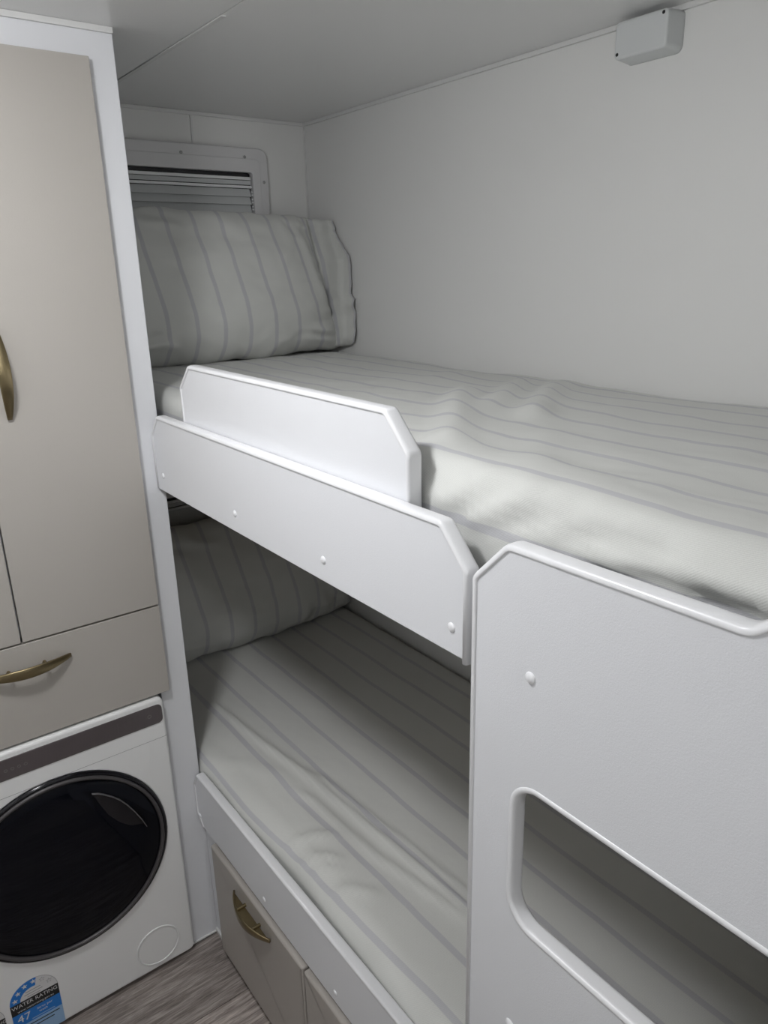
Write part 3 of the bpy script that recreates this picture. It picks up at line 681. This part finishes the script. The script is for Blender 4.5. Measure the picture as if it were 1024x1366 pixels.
def pillow(name, cx, cy, cz, hw, hh, th, tilt, label, uoff, seed, flange=None, droop=0.0):
    """leaning pillow: front and back cloth panels meeting at a seam; u runs across the width, in metres."""
    nu, nv = 96, 60; V, UV, Fs = [], [], []
    ct, st_ = math.cos(tilt), math.sin(tilt)
    def surf(a, b, side):
        ea = 1-abs(a)**3.2; eb = 1-abs(b)**2.6
        full = max(0, ea)**0.55*max(0, eb)**0.55
        pinch = 1-0.06*(b*b)*(abs(a)**4)
        x = a*hw*(1-0.03*(1-abs(b)**2)*abs(a)**3) - (0.034*b*max(0, a)**2 if flange else 0); z = b*hh*pinch
        z += (0.010*N3(a*3.5, b*2, seed)+0.004*N3(a*9, 3.0, seed))*abs(b)**3
        if flange and b > 0: z += 0.004*b*b*math.exp(-((a+0.25)/0.3)**2)-0.013*b*b*math.exp(-((a+0.80)/0.30)**2)
        t = th*full
        # slumped weight: fuller towards the bottom
        t *= 1.0-0.22*b
        wr = 0.006*N3(a*3+seed, b*4, 1.0)+0.0022*N3(a*10, b*9, seed+2)
        # puckers that run in from the seam near the ends
        rim = (1-full)
        wr += 0.0045*rim*math.sin(b*26+seed*3+4*N3(a*3, b*3, seed))*(abs(a) > 0.3)*abs(a)
        wr += 0.003*rim*math.sin(a*38+seed)*abs(b)**2
        wr += ridge_sum(a, b, PR[flange or 0])*min(1, full*4)
        y = -side*(t+wr*min(1, full*2.2))
        if z < 0: z += 0.0
        Y = y*ct + z*st_; Z = z*ct - y*st_
        return (cx+x, cy+Y, cz+Z)
    for side in (1, -1):
        base = len(V)
        for j in range(nv+1):
            b = math.sin(math.pi/2*(-1+2*j/nv))*0.35+0.65*(-1+2*j/nv)
            for i in range(nu+1):
                a = math.sin(math.pi/2*(-1+2*i/nu))*0.35+0.65*(-1+2*i/nu)
                V.append(surf(a, b, side)); bow = 0.014*math.sin(b*2.2)
                UV.append((cx+a*hw*1.04+uoff+bow, b*hh))
        for j in range(nv):
            for i in range(nu): q = base+j*(nu+1)+i; Fs.append((q, q+1, q+nu+2, q+nu+1))
    ob = pydata(name, V, Fs, M['sheet'], None, smooth=True, uvs=UV, origin=(cx, cy, cz-hh*ct))
    bm = bmesh.new(); bm.from_mesh(ob.data); bmesh.ops.remove_doubles(bm, verts=bm.verts, dist=2e-4)
    bmesh.ops.recalc_face_normals(bm, faces=bm.faces); bm.to_mesh(ob.data); bm.free()
    for p in ob.data.polygons: p.use_smooth = True
    return tag(ob, label, 'pillow', 'bunk pillows')
pu = pillow('pillow', 0.367, 0.452, 1.543, 0.345, 0.190, 0.086, 0.14, 'plump striped pillow leaning under the window on the upper bunk', 0.012, 1.7, flange=1)
# open end of the pillowcase, crumpled against the long wall
V, UV, Fs = [], [], []
na, nb = 14, 40
for side in (0, 1):
    for j in range(nb+1):
        b = -1+2*j/nb
        ys = 0.462+0.045*b
        kb = [(-1.0, 0.372), (-0.92, 0.345), (-0.55, 0.340), (-0.28, 0.342), (-0.15, 0.356), (0.2, 0.358), (0.38, 0.362), (0.62, 0.402), (0.80, 0.432), (0.86, 0.424), (1.0, 0.440)]
        for (b1, q1), (b2, q2) in zip(kb, kb[1:]):
            if b1 <= b <= b2: yedge = q1+(q2-q1)*(b-b1)/(b2-b1)
        for i in range(na+1):
            t = i/na
            e0 = 0.668-0.030*b
            xx = e0+(0.7435-e0)*(1-(1-t)**1.7)
            yyv = ys+(yedge-ys)*t**1.3
            wob = 0.012*t*N3(b*3.2, t*1.5, 5.0)+0.007*t*math.sin(b*11+1.0)*t+0.004*N3(b*6, t*3, 8.0)
            wob += 0.012*math.exp(-((t-0.40-0.22*b)/0.10)**2)-0.008*math.exp(-((t-0.66-0.15*b)/0.09)**2)
            wob *= min(1, 2.2*(1-t)+0.25)
            zz = 1.543+b*(0.176+0.006*t)+0.012*(1-b)*t*0.5-0.010*max(0, b-0.6)*t*t*4+0.004*math.sin(b*9)*t
            xx2 = min(0.746, xx+wob*0.4-0.016*t*abs(N3(b*4, 2.0, 1.0)))-0.0022*side
            V.append((xx2, yyv+wob-0.0008*side, zz)); UV.append((0.655+t*0.13+0.02, b*0.19))
    base = side*(na+1)*(nb+1)
for side in (0, 1):
    base = side*(na+1)*(nb+1)
    for j in range(nb):
        for i in range(na): q = base+j*(na+1)+i; Fs.append((q, q+1, q+na+2, q+na+1))
B = (na+1)*(nb+1)
for j in range(nb):
    q = j*(na+1)+na; Fs.append((q, q+na+1, q+na+1+B, q+B)); q = j*(na+1); Fs.append((q, q+na+1, q+na+1+B, q+B))
for i in range(na):
    q = i; Fs.append((q, q+1, q+1+B, q+B)); q = nb*(na+1)+i; Fs.append((q, q+1, q+1+B, q+B))
pydata('pillowcase_flap', V, Fs, M['sheet'], pu, smooth=True, uvs=UV)
pillow('pillow', 0.382, 0.455, 0.717, 0.360, 0.196, 0.085, 0.17, 'shaded striped pillow leaning at the head of the lower bunk', -0.004, 5.1)

# ------------------------------------------------------------------ junction box high on the long wall
jb = thing('junction_box', (W, -0.563, 1.90), 'small white plastic box with rounded corners high on the long wall', 'junction box')
jo = rrect(-0.617, -0.508, 1.910, 1.9745, 0.012, 8)
V, Fs = [], []; nn = normals(jo if area2(jo) > 0 else jo[::-1]); jp = jo if area2(jo) > 0 else jo[::-1]
prof = [(-0.0080, -0.0425), (-0.0062, -0.0422), (-0.0045, -0.0412), (-0.0036, -0.0390), (-0.0008, -0.003), (0.0, 0.0)]
for o, d in prof:
    for p, q in zip(jp, nn): V.append((W+d, p[0]+q.x*o, p[1]+q.y*o))
K = len(jp)
for a in range(len(prof)-1):
    for i in range(K): j = (i+1) % K; Fs.append((a*K+i, a*K+j, (a+1)*K+j, (a+1)*K+i))
ns = len(Fs); Fs += [tuple(range(K)), tuple((len(prof)-1)*K+i for i in range(K))]
pydata('cover', V, Fs, M['box'], jb, smooth=True, flat_from=ns)
for (y, z) in ((-0.5185, 1.9215), (-0.6045, 1.9650)):
    lathe('screw_hole', [(0, -0.0003), (0.0028, -0.0003), (0.0030, 0.001)], (W-0.0425, y, z), M['dark'], jb, axis='x', n=16)

# ------------------------------------------------------------------ ceiling light of the aisle, plus an added unseen fill light behind the viewer
def dome_light(x, y, label, m='emit'):
    t = thing('ceiling_light', (x, y, H), label, 'ceiling light')
    lathe('lamp_ring', [(0.078, -0.010), (0.090, -0.008), (0.094, 0.0), (0.078, 0.0)], (x, y, H), M['plastic'], t, axis='z', n=40, closed_profile=True)
    lathe('diffuser', [(0, -0.050), (0.03, -0.048), (0.055, -0.041), (0.072, -0.028), (0.078, -0.010), (0.078, -0.001)], (x, y, H), M[m], t, axis='z', n=32)
dome_light(-0.45, -0.62, 'round white ceiling light over the aisle in front of the bunks')
dome_light(-0.40, -2.60, 'added unseen fill light, a dimmer dome at the far end of the aisle', 'emit_fill')  # added fill, no known lamp here; lifts the washer and lower cabinet
